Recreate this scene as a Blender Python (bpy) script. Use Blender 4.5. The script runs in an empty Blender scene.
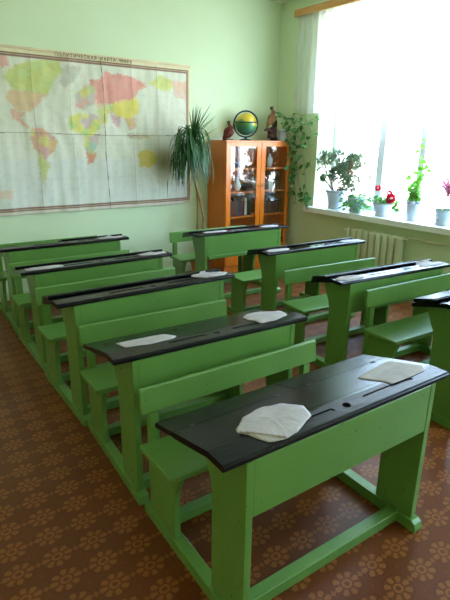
import bpy, bmesh, math, random
from mathutils import Vector, Matrix, Euler, noise
PI = math.pi
random.seed(7)
scene = bpy.context.scene
COL = scene.collection

# ------------------------------------------------------------------ materials
def lin(c):
    return tuple(((x/255/12.92) if x/255 <= .04045 else ((x/255+.055)/1.055)**2.4) for x in c) + (1,)

class NT:
    def __init__(s, name):
        s.m = bpy.data.materials.new(name); s.m.use_nodes = True
        s.t = s.m.node_tree; s.n = s.t.nodes; s.l = s.t.links
        s.b = s.n['Principled BSDF']; s.out = s.n['Material Output']
    def node(s, typ, **kw):
        o = s.n.new(typ)
        for k, v in kw.items(): setattr(o, k, v)
        return o
    def put(s, sock, v):
        if isinstance(v, bpy.types.NodeSocket): s.l.new(v, sock)
        elif v is not None: sock.default_value = v
    def math(s, op, a, b=None, c=None, clamp=False):
        o = s.node('ShaderNodeMath', operation=op, use_clamp=clamp)
        s.put(o.inputs[0], a); s.put(o.inputs[1], b)
        if c is not None: s.put(o.inputs[2], c)
        return o.outputs[0]
    def coords(s, which='Object', scale=(1,1,1), rot=(0,0,0)):
        tc = s.node('ShaderNodeTexCoord'); mp = s.node('ShaderNodeMapping')
        s.l.new(tc.outputs[which], mp.inputs[0]); mp.inputs['Scale'].default_value = scale; mp.inputs['Rotation'].default_value = rot
        return mp.outputs[0]
    def noise(s, vec, scale, detail=4, rough=.5):
        o = s.node('ShaderNodeTexNoise'); s.l.new(vec, o.inputs['Vector'])
        o.inputs['Scale'].default_value = scale; o.inputs['Detail'].default_value = detail; o.inputs['Roughness'].default_value = rough
        return o.outputs[0]
    def ramp(s, fac, *stops):
        o = s.node('ShaderNodeValToRGB'); s.l.new(fac, o.inputs[0]); e = o.color_ramp.elements
        while len(e) < len(stops): e.new(.5)
        for i, (p, c) in enumerate(stops):
            e[i].position = p; e[i].color = c if len(c) == 4 else (*c, 1)
        return o.outputs[0]
    def mix(s, f, a, b, typ='MIX'):
        o = s.node('ShaderNodeMix', data_type='RGBA', blend_type=typ)
        s.put(o.inputs[0], f); s.put(o.inputs[6], a); s.put(o.inputs[7], b); return o.outputs[2]
    def bump(s, h, strength=.2, dist=.01):
        o = s.node('ShaderNodeBump'); o.inputs['Strength'].default_value = strength; o.inputs['Distance'].default_value = dist
        s.l.new(h, o.inputs['Height']); s.l.new(o.outputs[0], s.b.inputs['Normal'])
    def set(s, **kw):
        for k, v in kw.items(): s.put(s.b.inputs[k.replace('_', ' ')], v)

def simple(name, rgb, rough=.5, var=.12, scale=8, bump=.05, stretch=(1,1,1), metallic=0, spec=.5, coat=0, trans=0):
    t = NT(name); v = t.coords(scale=stretch)
    n = t.noise(v, scale)
    c = lin(rgb); d = tuple(x*(1-var) for x in c[:3])+(1,); e = tuple(min(1, x*(1+var)) for x in c[:3])+(1,)
    t.set(Base_Color=t.ramp(n, (.3, d), (.7, e)), Roughness=rough, Metallic=metallic, Specular_IOR_Level=spec, Coat_Weight=coat)
    if bump: t.bump(t.noise(v, scale*4), bump, .005)
    if trans:
        tr = t.node('ShaderNodeBsdfTranslucent'); tr.inputs[0].default_value = lin(tuple(min(255, x*1.25) for x in rgb))
        mx = t.node('ShaderNodeMixShader'); mx.inputs[0].default_value = trans
        t.l.new(t.b.outputs[0], mx.inputs[1]); t.l.new(tr.outputs[0], mx.inputs[2]); t.l.new(mx.outputs[0], t.out.inputs[0])
    return t.m

def mat_wall():
    t = NT('pale_green_paint'); v = t.coords()
    n = t.noise(v, 1.3, 3); n2 = t.noise(v, 60, 3)
    t.set(Base_Color=t.ramp(n, (.3, lin((210, 224, 186))), (.7, lin((216, 230, 194)))), Roughness=.45, Specular_IOR_Level=.35)
    t.bump(n2, .08, .003); return t.m

def mat_green():
    t = NT('green_desk_paint'); v = t.coords(scale=(1, 1, 1))
    n = t.noise(v, 3, 5); n2 = t.noise(v, 35, 4)
    c = t.ramp(n, (.3, lin((90, 132, 60))), (.7, lin((100, 142, 66))))
    t.set(Base_Color=c, Roughness=t.ramp(n2, (.3, (.27,)*3), (.8, (.42,)*3)), Specular_IOR_Level=.5)
    t.bump(t.noise(t.coords(scale=(1, 1, .6)), 26, 3), .10, .004); return t.m

def mat_top():
    t = NT('black_desktop_paint'); v = t.coords(scale=(1.2, 14, 14))
    n = t.noise(v, 3, 8, .6); v2 = t.coords(); n2 = t.noise(v2, 9, 6, .65)
    c = t.ramp(n, (.35, lin((10, 9, 13))), (.55, lin((16, 14, 17))), (.8, lin((30, 24, 23))))
    c2 = t.mix(t.ramp(n2, (.55, (0,)*3), (.72, (.35,)*3)), c, lin((44, 34, 28)))
    t.set(Base_Color=c2, Roughness=t.ramp(n2, (.25, (.10,)*3), (.75, (.22,)*3)), IOR=1.27)
    h = t.math('ADD', t.math('MULTIPLY', n, .7), t.math('MULTIPLY', n2, .5))
    n3 = t.noise(t.coords(scale=(2, 30, 30)), 4, 6, .6)
    t.bump(t.math('ADD', h, n3), .3, .004); return t.m

def mat_floor():
    t = NT('patterned_linoleum')
    tc = t.node('ShaderNodeTexCoord'); sp = t.node('ShaderNodeSeparateXYZ'); t.l.new(tc.outputs['Object'], sp.inputs[0])
    x, y = sp.outputs[0], sp.outputs[1]
    m = t.math
    u = m('DIVIDE', m('SUBTRACT', m('SUBTRACT', x, m('MULTIPLY', y, .06)), .436-.06*1.94), .164)
    w = m('DIVIDE', m('SUBTRACT', y, 1.94), .139)
    def cell(a, off):
        a = m('ADD', a, 1000.5+off); return m('SUBTRACT', m('FRACT', a), .5)
    def rad(a, b): return m('SQRT', m('ADD', m('MULTIPLY', a, a), m('MULTIPLY', b, b)))
    cu, cw = cell(u, 0), cell(w, 0)
    r = rad(cu, cw); th = m('ARCTAN2', cw, cu)
    pet = m('MULTIPLY', m('ADD', m('COSINE', m('MULTIPLY', th, 8)), 1), .5)      # 8 petals
    outer = m('ADD', .34, m('MULTIPLY', pet, .06))
    inside = m('LESS_THAN', r, outer)
    blocks = m('MULTIPLY', m('GREATER_THAN', r, .2), m('GREATER_THAN', pet, .3))
    inner = m('MULTIPLY', m('GREATER_THAN', r, .075), m('LESS_THAN', r, .15))
    gaps = m('GREATER_THAN', m('ADD', pet, m('MULTIPLY', m('SUBTRACT', .2, r), 4)), .12)
    ring = m('GREATER_THAN', m('ABSOLUTE', m('SUBTRACT', r, .19)), .03)
    core = m('GREATER_THAN', r, .055)
    mask = m('MULTIPLY', inside, m('MAXIMUM', blocks, inner))
    du, dw = cell(u, .5), cell(w, 0)
    dot = m('LESS_THAN', m('ADD', m('ABSOLUTE', du), m('ABSOLUTE', dw)), .10)
    dot2 = m('LESS_THAN', rad(du, cell(w, .5)), .03)
    halo = m('MULTIPLY', m('LESS_THAN', r, .47), m('GREATER_THAN', r, .42))
    mk = m('MAXIMUM', m('MAXIMUM', mask, m('MULTIPLY', dot, .8)), m('MULTIPLY', dot2, .5))
    v = t.coords(); n = t.noise(v, 1.1, 3); n2 = t.noise(v, 120, 3)
    base = t.ramp(n, (.3, lin((102, 49, 19))), (.7, lin((118, 61, 23))))
    lite = t.ramp(n2, (.3, lin((158, 98, 44))), (.7, lin((174, 114, 54))))
    c = t.mix(m('MULTIPLY', mk, .5), base, lite)
    c = t.mix(m('MULTIPLY', halo, .18), c, lin((60, 30, 20)))
    t.set(Base_Color=c, Roughness=t.ramp(t.noise(v, 4, 4), (.3, (.36,)*3), (.7, (.5,)*3)), Specular_IOR_Level=.35)
    t.bump(n2, .06, .002); return t.m

def mat_wood(name, a, b, rough=.3, axis='z', coat=.3):
    t = NT(name)
    sc = {'z': (9, 9, .9), 'x': (.9, 9, 9), 'y': (9, .9, 9)}[axis]
    n = t.noise(t.coords(scale=sc), 3.2, 6, .6)
    t.set(Base_Color=t.ramp(n, (.25, lin(a)), (.75, lin(b))), Roughness=rough, Coat_Weight=coat, Coat_Roughness=.15)
    t.bump(n, .05, .003); return t.m

def mat_cloth():
    t = NT('cotton_cloth'); v = t.coords()
    wv = t.node('ShaderNodeTexWave'); t.l.new(v, wv.inputs[0]); wv.inputs['Scale'].default_value = 22; wv.inputs['Distortion'].default_value = 1.2
    n = t.noise(v, 14, 5)
    c = t.mix(t.math('MULTIPLY', wv.outputs[1], .24), t.ramp(n, (.3, lin((184, 176, 178))), (.7, lin((208, 200, 203)))), lin((132, 121, 124)))
    t.set(Base_Color=c, Roughness=.95, Specular_IOR_Level=.1); t.bump(t.noise(v, 260, 2), .3, .002); return t.m

def mat_attr(name, rough=.6):
    t = NT(name); a = t.node('ShaderNodeVertexColor', layer_name='print')
    n = t.noise(t.coords(), 30, 4)
    c = t.mix(t.math('MULTIPLY', n, .12), a.outputs[0], lin((150, 140, 110)))
    t.set(Base_Color=c, Roughness=rough, Specular_IOR_Level=.3); return t.m

def mat_glass(name, tint=(1,1,1,1), refl=1.0):
    t = NT(name)
    fr = t.node('ShaderNodeFresnel'); fr.inputs[0].default_value = 1.5
    tr = t.node('ShaderNodeBsdfTransparent'); tr.inputs[0].default_value = tint
    gl = t.node('ShaderNodeBsdfGlossy'); gl.inputs['Roughness'].default_value = .02
    mx = t.node('ShaderNodeMixShader'); ge = t.node('ShaderNodeNewGeometry')
    t.l.new(t.math('MULTIPLY', t.math('MULTIPLY', fr.outputs[0], refl, clamp=True), t.math('SUBTRACT', 1, ge.outputs['Backfacing'])), mx.inputs[0])
    t.l.new(tr.outputs[0], mx.inputs[1]); t.l.new(gl.outputs[0], mx.inputs[2]); t.l.new(mx.outputs[0], t.out.inputs[0])
    return t.m

def mat_sheer():
    t = NT('sheer_white_voile')
    tr = t.node('ShaderNodeBsdfTransparent'); tl = t.node('ShaderNodeBsdfTranslucent'); df = t.node('ShaderNodeBsdfDiffuse')
    tl.inputs[0].default_value = (.95, .95, .95, 1); df.inputs[0].default_value = (.92, .93, .93, 1)
    a = t.node('ShaderNodeMixShader'); a.inputs[0].default_value = .45
    t.l.new(tl.outputs[0], a.inputs[1]); t.l.new(df.outputs[0], a.inputs[2])
    b = t.node('ShaderNodeMixShader'); b.inputs[0].default_value = .78
    t.l.new(tr.outputs[0], b.inputs[1]); t.l.new(a.outputs[0], b.inputs[2]); t.l.new(b.outputs[0], t.out.inputs[0])
    return t.m

def mat_globe():
    t = NT('globe_print'); v = t.coords()
    sp = t.node('ShaderNodeSeparateXYZ'); t.l.new(v, sp.inputs[0])
    n = t.noise(v, 9, 5)
    h = t.math('ADD', sp.outputs[2], t.math('MULTIPLY', t.math('SUBTRACT', n, .5), .16))
    c = t.ramp(t.math('ADD', t.math('MULTIPLY', h, 3.2), .5), (.2, lin((40, 120, 110))), (.4, lin((70, 140, 84))), (.5, lin((90, 150, 70))), (.58, lin((214, 184, 50))), (.86, lin((222, 190, 60))), (.93, lin((110, 130, 60))))
    t.set(Base_Color=c, Roughness=.3, Coat_Weight=.4); return t.m

M = dict(
 wall=mat_wall(), green=mat_green(), top=mat_top(), floor=mat_floor(), cloth=mat_cloth(),
 bouncewall=simple('warm_bounce_cream', (232, 214, 160), .6, .04),  # unseen left wall: cream colour added to bounce warm light onto the desks
 ceiling=simple('ceiling_whitewash', (232, 238, 226), .9, .03),
 orange=mat_wood('varnished_orange_wood', (214, 102, 20), (238, 132, 32), .28),
 orangein=mat_wood('cabinet_inner_wood', (140, 78, 36), (170, 100, 48), .5, coat=0),
 cornice=mat_wood('pine_cornice', (188, 128, 62), (214, 156, 84), .4, 'y'),
 white=simple('white_gloss_paint', (242, 242, 242), .3, .03, 5, .02),
 frame=simple('window_frame_paint', (206, 206, 216), .4, .03, 5, .02),
 radiator=simple('cream_radiator_enamel', (206, 208, 178), .4, .06, 6, .03),
 pot=simple('white_glazed_pot', (196, 202, 218), .35, .04, 5, .03),
 potgrey=simple('pale_grey_pot', (172, 186, 196), .4, .05, 5, .03),
 clay=simple('terracotta_pot', (178, 108, 62), .7, .12, 10),
 soil=simple('potting_soil', (60, 44, 32), .95, .3, 30, .5),
 leafdark=simple('dark_strap_leaf', (46, 92, 44), .42, .35, 6, .05, trans=.18),
 leafmid=simple('vine_leaf', (58, 112, 48), .45, .3, 10, .05, trans=.3),
 leafbright=simple('bright_leaf', (104, 160, 56), .5, .3, 12, .05, trans=.22),
 leafgrey=simple('succulent_leaf', (112, 134, 104), .5, .35, 18, .05, trans=.22),
 leafteal=simple('bluish_leaf', (92, 146, 130), .5, .3, 18, .05, trans=.2),
 bark=simple('brown_stem', (132, 84, 62), .8, .25, 18, .3, stretch=(1,1,.4)),
 trunk=simple('dracaena_cane', (156, 116, 72), .75, .25, 16, .3),
 stem=simple('green_stem', (96, 128, 62), .6, .2, 12),
 petal=simple('crimson_petal', (216, 14, 60), .6, .18, 30, .1, trans=.12),
 pink=simple('mauve_leaf', (150, 84, 104), .55, .25, 14, .05, trans=.35),
 birdbrown=simple('brown_plumage', (112, 66, 44), .85, .55, 34, .5, stretch=(1,1,2.2)),
 birdlight=simple('pale_brown_plumage', (150, 106, 78), .85, .5, 34, .5, stretch=(1,1,2.2)),
 birdred=simple('maroon_plumage', (96, 34, 26), .7, .5, 28, .4),
 birdhead=simple('dark_head_plumage', (34, 44, 40), .5, .3, 20, .2),
 beak=simple('horn_beak', (190, 170, 120), .4, .1),
 stump=simple('dark_bark_stump', (74, 42, 30), .85, .4, 18, .6),
 globe=mat_globe(),
 metal=simple('dark_teal_metal', (34, 58, 66), .35, .1, 10, 0, metallic=.5),
 steel=simple('worn_steel', (120, 112, 100), .45, .2, 20, .1, metallic=.8),
 darksteel=simple('blackened_hinge_steel', (58, 52, 50), .5, .2, 20, .1, metallic=.5),
 brass=simple('brass_knob', (200, 170, 90), .3, .1, metallic=.8),
 hole=simple('inkwell_black', (8, 8, 10), .6, .1),
 ink=simple('map_title_ink', (92, 58, 44), .8, .1),
 mapprint=mat_attr('map_print', .55),
 lath=simple('map_edge_paper', (226, 208, 172), .7, .1, 6),
 glass=mat_glass('clear_glass', refl=.8), cabglass=mat_glass('cabinet_glass', (.97,.99,.99,1), refl=3),
 sheer=mat_sheer(),
 bookA=simple('dark_red_cover', (104, 34, 30), .6), bookB=simple('navy_cover', (34, 44, 72), .6), bookC=simple('cream_cover', (206, 196, 172), .7), bookD=simple('brown_cover', (92, 62, 42), .6),
 china=simple('white_china', (226, 228, 226), .2, .02), darkobj=simple('dark_figurine_glaze', (52, 46, 48), .35, .3),
 ground=simple('outside_pale_ground', (190, 190, 186), .9, .1, 1),
)

# ------------------------------------------------------------------ helpers
def link(name, bm, mat, parent=None, smooth=False, mats=None):
    me = bpy.data.meshes.new(name)
    bm.normal_update(); bm.to_mesh(me); bm.free()
    for m_ in (mats or [mat]): me.materials.append(m_)
    if smooth:
        for p in me.polygons: p.use_smooth = True
    o = bpy.data.objects.new(name, me); COL.objects.link(o)
    if parent: o.parent = parent
    return o
def inst(name, me, parent=None, loc=(0,0,0), rot=(0,0,0), scale=(1,1,1)):
    o = bpy.data.objects.new(name, me); COL.objects.link(o); o.parent = parent
    o.location = loc; o.rotation_euler = rot; o.scale = scale; return o
def thing(name, label, cat, loc=(0,0,0), rz=0, group=None):
    o = bpy.data.objects.new(name, None); COL.objects.link(o); o.location = loc; o.rotation_euler = (0,0,rz)
    o.empty_display_size = .1; return tag(o, label, cat, group)
def tag(o, label, cat, group=None):
    o['label'] = label; o['category'] = cat
    if group: o['group'] = group
    return o
def struct(o): o['kind'] = 'structure'; return o
def box(bm, a, b, bev=0, seg=1):
    ret = bmesh.ops.create_cube(bm, size=1)
    vs = ret['verts']
    for v in vs:
        v.co = Vector([(a[i]+b[i])/2 + v.co[i]*(b[i]-a[i]) for i in range(3)])
    if bev:
        es = list({e for v in vs for e in v.link_edges})
        bmesh.ops.bevel(bm, geom=es, offset=bev, segments=seg, profile=.5, affect='EDGES')
def B(*boxes, bev=0, seg=1):
    bm = bmesh.new()
    for a, b in boxes: box(bm, a, b, bev, seg)
    return bm
def prism(bm, poly, x0, x1, axis=0, bev=0):
    """poly of (p,q) extruded along axis; axis 0: (y,z); axis 1: (x,z); axis 2: (x,y)"""
    def mk(p, q, s): return {0: (s, p, q), 1: (p, s, q), 2: (p, q, s)}[axis]
    A = [bm.verts.new(mk(p, q, x0)) for p, q in poly]; Bv = [bm.verts.new(mk(p, q, x1)) for p, q in poly]
    fs = [bm.faces.new(A), bm.faces.new(Bv[::-1])]
    n = len(poly)
    for i in range(n): fs.append(bm.faces.new((A[i], Bv[i], Bv[(i+1) % n], A[(i+1) % n])))
    bmesh.ops.recalc_face_normals(bm, faces=fs)
    if bev:
        es = list({e for v in A+Bv for e in v.link_edges if e.calc_face_angle(0) > .5})
        bmesh.ops.bevel(bm, geom=es, offset=bev, segments=2, profile=.5, affect='EDGES')
def tube(bm, pts, rad, seg=8, cap=True):
    pts = [Vector(p) for p in pts]; n = len(pts)
    rs = rad if isinstance(rad, (list, tuple)) else [rad]*n
    rings = []
    up = Vector((0, 0, 1))
    for i, p in enumerate(pts):
        d = (pts[min(i+1, n-1)]-pts[max(i-1, 0)]).normalized()
        a = d.cross(up)
        if a.length < .05: a = d.cross(Vector((1, 0, 0)))
        a.normalize(); b = d.cross(a).normalized()
        rings.append([bm.verts.new(p+(a*math.cos(2*PI*k/seg)+b*math.sin(2*PI*k/seg))*rs[i]) for k in range(seg)])
    for i in range(n-1):
        for k in range(seg):
            bm.faces.new((rings[i][k], rings[i][(k+1) % seg], rings[i+1][(k+1) % seg], rings[i+1][k]))
    if cap: bm.faces.new(rings[0][::-1]); bm.faces.new(rings[-1])
def lathe(bm, prof, c=(0,0,0), seg=28):
    rings = []
    for r, z in prof:
        rings.append([bm.verts.new((c[0]+r*math.cos(2*PI*k/seg), c[1]+r*math.sin(2*PI*k/seg), c[2]+z)) for k in range(seg)])
    for i in range(len(rings)-1):
        for k in range(seg):
            bm.faces.new((rings[i][k], rings[i][(k+1) % seg], rings[i+1][(k+1) % seg], rings[i+1][k]))
    bm.faces.new(rings[0][::-1]); bm.faces.new(rings[-1])
    bmesh.ops.recalc_face_normals(bm, faces=bm.faces[:])
def ellipsoid(bm, c, r, rot=None, seg=20):
    ret = bmesh.ops.create_uvsphere(bm, u_segments=seg, v_segments=seg//2+2, radius=1)
    mt = Matrix.Translation(c) @ (rot.to_matrix().to_4x4() if rot else Matrix()) @ Matrix.Diagonal((*r, 1))
    for v in ret['verts']: v.co = mt @ v.co
def bez(p0, p1, p2, n=10):
    p0, p1, p2 = Vector(p0), Vector(p1), Vector(p2)
    return [p0*(1-t)**2 + p1*2*t*(1-t) + p2*t*t for t in [i/n for i in range(n+1)]]
def ribbon(bm, pts, w, side=None, fold=.25):
    """long strap leaf with a V fold along its midrib"""
    n = len(pts); rows = []
    for i, p in enumerate(pts):
        t = i/(n-1); d = (pts[min(i+1, n-1)]-pts[max(i-1, 0)]).normalized()
        s = d.cross(Vector((0, 0, 1))) if side is None else side.copy()
        if s.length < .1: s = Vector((1, 0, 0))
        s.normalize(); nrm = s.cross(d).normalized()
        ww = w*min(1, .45+3*t)*(1-t**3)+.0006
        rows.append((bm.verts.new(p-s*ww+nrm*ww*fold), bm.verts.new(p), bm.verts.new(p+s*ww+nrm*ww*fold)))
    for i in range(n-1):
        for k in (0, 1): bm.faces.new((rows[i][k], rows[i][k+1], rows[i+1][k+1], rows[i+1][k]))
def leaf(bm, base, d, nrm, L, Wd, heart=False, curl=.15):
    d = Vector(d).normalized(); nrm = Vector(nrm); nrm = (nrm-d*nrm.dot(d))
    if nrm.length < .05: nrm = d.orthogonal()
    nrm.normalize(); s = d.cross(nrm).normalized(); base = Vector(base)
    prof = [(0, .05), (.12, .75 if heart else .4), (.35, 1), (.65, .72), (.88, .3), (1, .02)]
    rows = []
    for t, w in prof:
        c = base+d*L*t - nrm*L*curl*t*t
        rows.append((bm.verts.new(c-s*Wd*w/2+nrm*Wd*w*.12), bm.verts.new(c), bm.verts.new(c+s*Wd*w/2+nrm*Wd*w*.12)))
    for i in range(len(rows)-1):
        for k in (0, 1): bm.faces.new((rows[i][k], rows[i][k+1], rows[i+1][k+1], rows[i+1][k]))
def rv(a=1): return Vector((random.uniform(-a, a), random.uniform(-a, a), random.uniform(-a, a)))

# ------------------------------------------------------------------ the room
XW, YW, XL, YN, ZC = 5.05, 5.67, -1.6, -2.2, 3.50
struct(link('floor', B(((XL, YN, -.1), (XW, YW, 0))), M['floor']))
struct(link('ceiling', B(((XL-.2, YN-.2, ZC), (XW+.42, YW+.2, ZC+.15))), M['ceiling']))
struct(link('wall_far', B(((XL-.2, YW, -.1), (XW+.42, YW+.2, ZC))), M['wall']))
struct(link('wall_near', B(((XL-.2, YN-.2, -.1), (XW+.42, YN, ZC))), M['wall']))
struct(link('wall_left', B(((XL-.2, YN, -.1), (XL, YW, ZC))), M['bouncewall']))
WZ0, WZ1 = .82, 3.2
WINS = [(2.35, 4.84), (-1.9, .2)]
segs = [((XW, YN, -.1), (XW+.42, YW, WZ0)), ((XW, YN, WZ1), (XW+.42, YW, ZC))]
ys = [YN]+[y for w in sorted(WINS) for y in w]+[YW]
for i in range(0, len(ys), 2): segs.append(((XW, ys[i], WZ0), (XW+.42, ys[i+1], WZ1)))
struct(link('wall_right', B(*segs), M['wall']))
struct(link('baseboard_far', B(((XL, YW-.02, 0), (XW, YW, .1)), bev=.004), M['wall']))
struct(link('baseboard_right', B(((XW-.02, YN, 0), (XW, YW-.02, .1)), bev=.004), M['wall']))
for wi, (y0, y1) in enumerate(WINS):
    fx0, fx1 = XW+.31, XW+.37
    muls = [(y0+.55, y0+.63), (y0+1.08, y0+1.16), (y0+1.64, y0+1.74)] if wi == 0 else [(y0+.7, y0+.78), (y0+1.44, y0+1.52)]
    fr = [((fx0, y0, WZ0+.065), (fx1, y0+.06, WZ1)), ((fx0, y1-.06, WZ0+.065), (fx1, y1, WZ1)),
          ((fx0, y0+.06, WZ0+.065), (fx1, y1-.06, WZ0+.13)), ((fx0, y0+.06, WZ1-.07), (fx1, y1-.06, WZ1))]
    for a, b in muls: fr.append(((fx0, a, WZ0+.13), (fx1, b, WZ1-.07)))
    fo = struct(link('window_%d' % (wi+1), B(*fr, bev=.004), M['frame']))
    edges = [y0+.06]+[v for m_ in muls for v in m_]+[y1-.06]
    for k in range(0, len(edges), 2):
        link('window_pane', B(((fx0+.025, edges[k], WZ0+.13), (fx0+.03, edges[k+1], WZ1-.07))), M['glass'], fo)
    link('window_sill', B(((XW-.12, y0-.07, WZ0), (XW, y1+.075, WZ0+.065)), ((XW-.001, y0+.001, WZ0+.002), (fx0+.0, y1-.001, WZ0+.065))), M['white'], fo)

# ------------------------------------------------------------------ school desks
H = .7886; SL = .094/.386; W = 1.2; HY = .335; FY = .489; TH = .026
def prof(y, folded=False):
    z = H-max(0, y-.103)*SL
    if folded and .165 < y < HY: z += .026
    return z
def mesh_of(bm, name, mats, smooth=False):
    me = bpy.data.meshes.new(name); bm.normal_update(); bm.to_mesh(me); bm.free()
    for m_ in mats: me.materials.append(m_)
    if smooth:
        for p in me.polygons: p.use_smooth = True
    return me
def cut_mesh(bm, cutbm, mats, name):
    a = bpy.data.objects.new('work', mesh_of(bm, name, mats)); c = bpy.data.objects.new('cut', mesh_of(cutbm, 'cutter', mats))
    COL.objects.link(a); COL.objects.link(c)
    md = a.modifiers.new('b', 'BOOLEAN'); md.object = c; md.operation = 'DIFFERENCE'; md.solver = 'EXACT'
    dg = bpy.context.evaluated_depsgraph_get(); dg.update()
    me = bpy.data.meshes.new_from_object(a.evaluated_get(dg)); me.name = name
    bpy.data.objects.remove(a); bpy.data.objects.remove(c)
    if len(me.materials) == 0:
        for m_ in mats: me.materials.append(m_)
    return me
# fixed part of the top: flat strip then slope, rounded nose
bm = bmesh.new()
r = TH/2
nose = [(r-r*math.cos(a), H-r+r*math.sin(a)) for a in [PI/2*k/3 for k in range(3, -4, -1)]]
pl = [(.1, H)] + nose + [(.1, H-TH), (.115, H-TH-.003), (HY, prof(HY)-TH), (HY, prof(HY)), (.106, H-.0012)]
prism(bm, pl, 0, W)
cut = bmesh.new()
def capsule(x0, x1, y, r_):
    n = 8
    return [(x0+r_*math.cos(PI/2+PI*k/n), y+r_*math.sin(PI/2+PI*k/n)) for k in range(n+1)]+[(x1+r_*math.cos(-PI/2+PI*k/n), y+r_*math.sin(-PI/2+PI*k/n)) for k in range(n+1)]
for x0, x1 in ((.33, .53), (.72, 1.0)): prism(cut, capsule(x0, x1, .062, .012), H-.0035, H+.02, 2)
prism(cut, capsule(.605, .6055, .058, .017), H-.02, H+.02, 2)
prism(cut, [(0, .1195), (W, .1195), (W, .1215), (0, .1215)], H-.010, H+.02, 2)      # seam between strip and board
ME_TOP = cut_mesh(bm, cut, [M['top']], 'desktop')
def flap_bm(x0, x1, folded):
    bm = bmesh.new()
    if not folded:
        za, zb = prof(HY)-.001, prof(FY)
        p = [(HY+.003, za), (FY-.008, zb), (FY, zb-.008), (FY, zb-TH+.006), (FY-.008, zb-TH+.002), (HY+.003, za-TH+.002)]
    else:
        f = .0015
        y0 = HY-.155
        p = [(HY-.006, prof(HY-.006)+f), (y0+.008, prof(y0+.008)+f), (y0, prof(y0)+f+.008), (y0, prof(y0)+f+.018), (y0+.008, prof(y0+.008)+f+.024), (HY-.006, prof(HY-.006)+f+.024)]
    prism(bm, p, x0, x1, 0, .003); return bm
ME_FLAP = {(s, f): mesh_of(flap_bm(.0+s*.602, .598+s*.602, f), 'flap', [M['top']]) for s in (0, 1) for f in (0, 1)}
bm = bmesh.new()
for dy in (-.012, .012):
    pass
box(bm, (-.016, -.022, 0), (.016, -.002, .0022), .0008); box(bm, (-.016, .002, 0), (.016, .022, .0022), .0008)
tube(bm, [(-.016, 0, .003), (.016, 0, .003)], .003, 8)
for sx in (-.009, .009):
    for sy in (-.012, .012): ellipsoid(bm, (sx, sy, .0024), (.0028, .0028, .001), seg=8)
for v in bm.verts: v.co.x *= .7; v.co.y *= .5; v.co.z *= .6
ME_HINGE = mesh_of(bm, 'hinge', [M['darksteel']])
side = [(.004, .058), (.004, H-TH-.001), (.10, H-TH-.001), (.285, prof(.285)-TH-.001), (.272, .668), (.25, .62), (.226, .575), (.213, .52), (.212, .44), (.212, .058)]
def side_bm(x0): bm = bmesh.new(); prism(bm, side, x0, x0+.032, 0, .003); return bm
ME_SIDE = [mesh_of(side_bm(x), 'side_panel', [M['green']]) for x in (.09, W-.122)]
ME_FRONT = mesh_of(B(((.1225, .006, .532), (W-.1225, .026, H-TH-.001)), bev=.002), 'front_panel', [M['green']])
ME_SHELF = mesh_of(B(((.1225, .027, .548), (W-.1225, .24, .562)), bev=.002), 'book_shelf', [M['green']])
ME_RAIL = mesh_of(B(((.1225, -.02, .515), (W-.1225, .004, .55)), bev=.003), 'front_rail', [M['green']])
def runner_bm(x0):
    bm = bmesh.new()
    prism(bm, [(-.03, 0), (-.034, .02), (-.026, .044), (-.008, .058), (.79, .058), (.802, .048), (.802, 0)], x0, x0+.056, 0, .003); return bm
ME_RUN = [mesh_of(runner_bm(x), 'runner', [M['green']]) for x in (.078, W-.134)]
ME_STR = [mesh_of(B(((.1345, y, z0), (W-.1345, y+.055, z1)), bev=.003), 'floor_stretcher', [M['green']]) for y, z0, z1 in ((.065, .008, .062), (.62, .008, .058))]
ME_SEAT = mesh_of(B(((.045, .455, .392), (W-.045, .752, .42)), bev=.007, seg=3), 'seat', [M['green']])
supp = [(.50, .058), (.505, .24), (.495, .31), (.475, .355), (.458, .39), (.735, .39), (.735, .058)]
def supp_bm(x0): bm = bmesh.new(); prism(bm, supp, x0, x0+.03, 0, .002); return bm
ME_SUP = [mesh_of(supp_bm(x), 'seat_support', [M['green']]) for x in (.085, W-.115)]
bm = bmesh.new(); prism(bm, [(.750, .567), (.772, .567), (.782, .683), (.777, .69), (.765, .69), (.760, .683)], .062, W-.062, 0, .003)
ME_BACK = mesh_of(bm, 'backrest', [M['green']])
def post_bm(x0):
    bm = bmesh.new(); prism(bm, [(.7535, .059), (.786, .059), (.797, .66), (.784, .66), (.773, .565), (.7535, .56)], x0, x0+.045, 0, .002); return bm
ME_POST = [mesh_of(post_bm(x), 'backrest_post', [M['green']]) for x in (.105, W-.15)]
bm = bmesh.new(); lathe(bm, [(.001, -.0195), (.0155, -.0195), (.0165, -.004), (.0155, -.004), (.014, -.017), (.001, -.017)], (.605, .058, H), 16)
ME_INK = mesh_of(bm, 'inkwell', [M['hole']])

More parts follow.
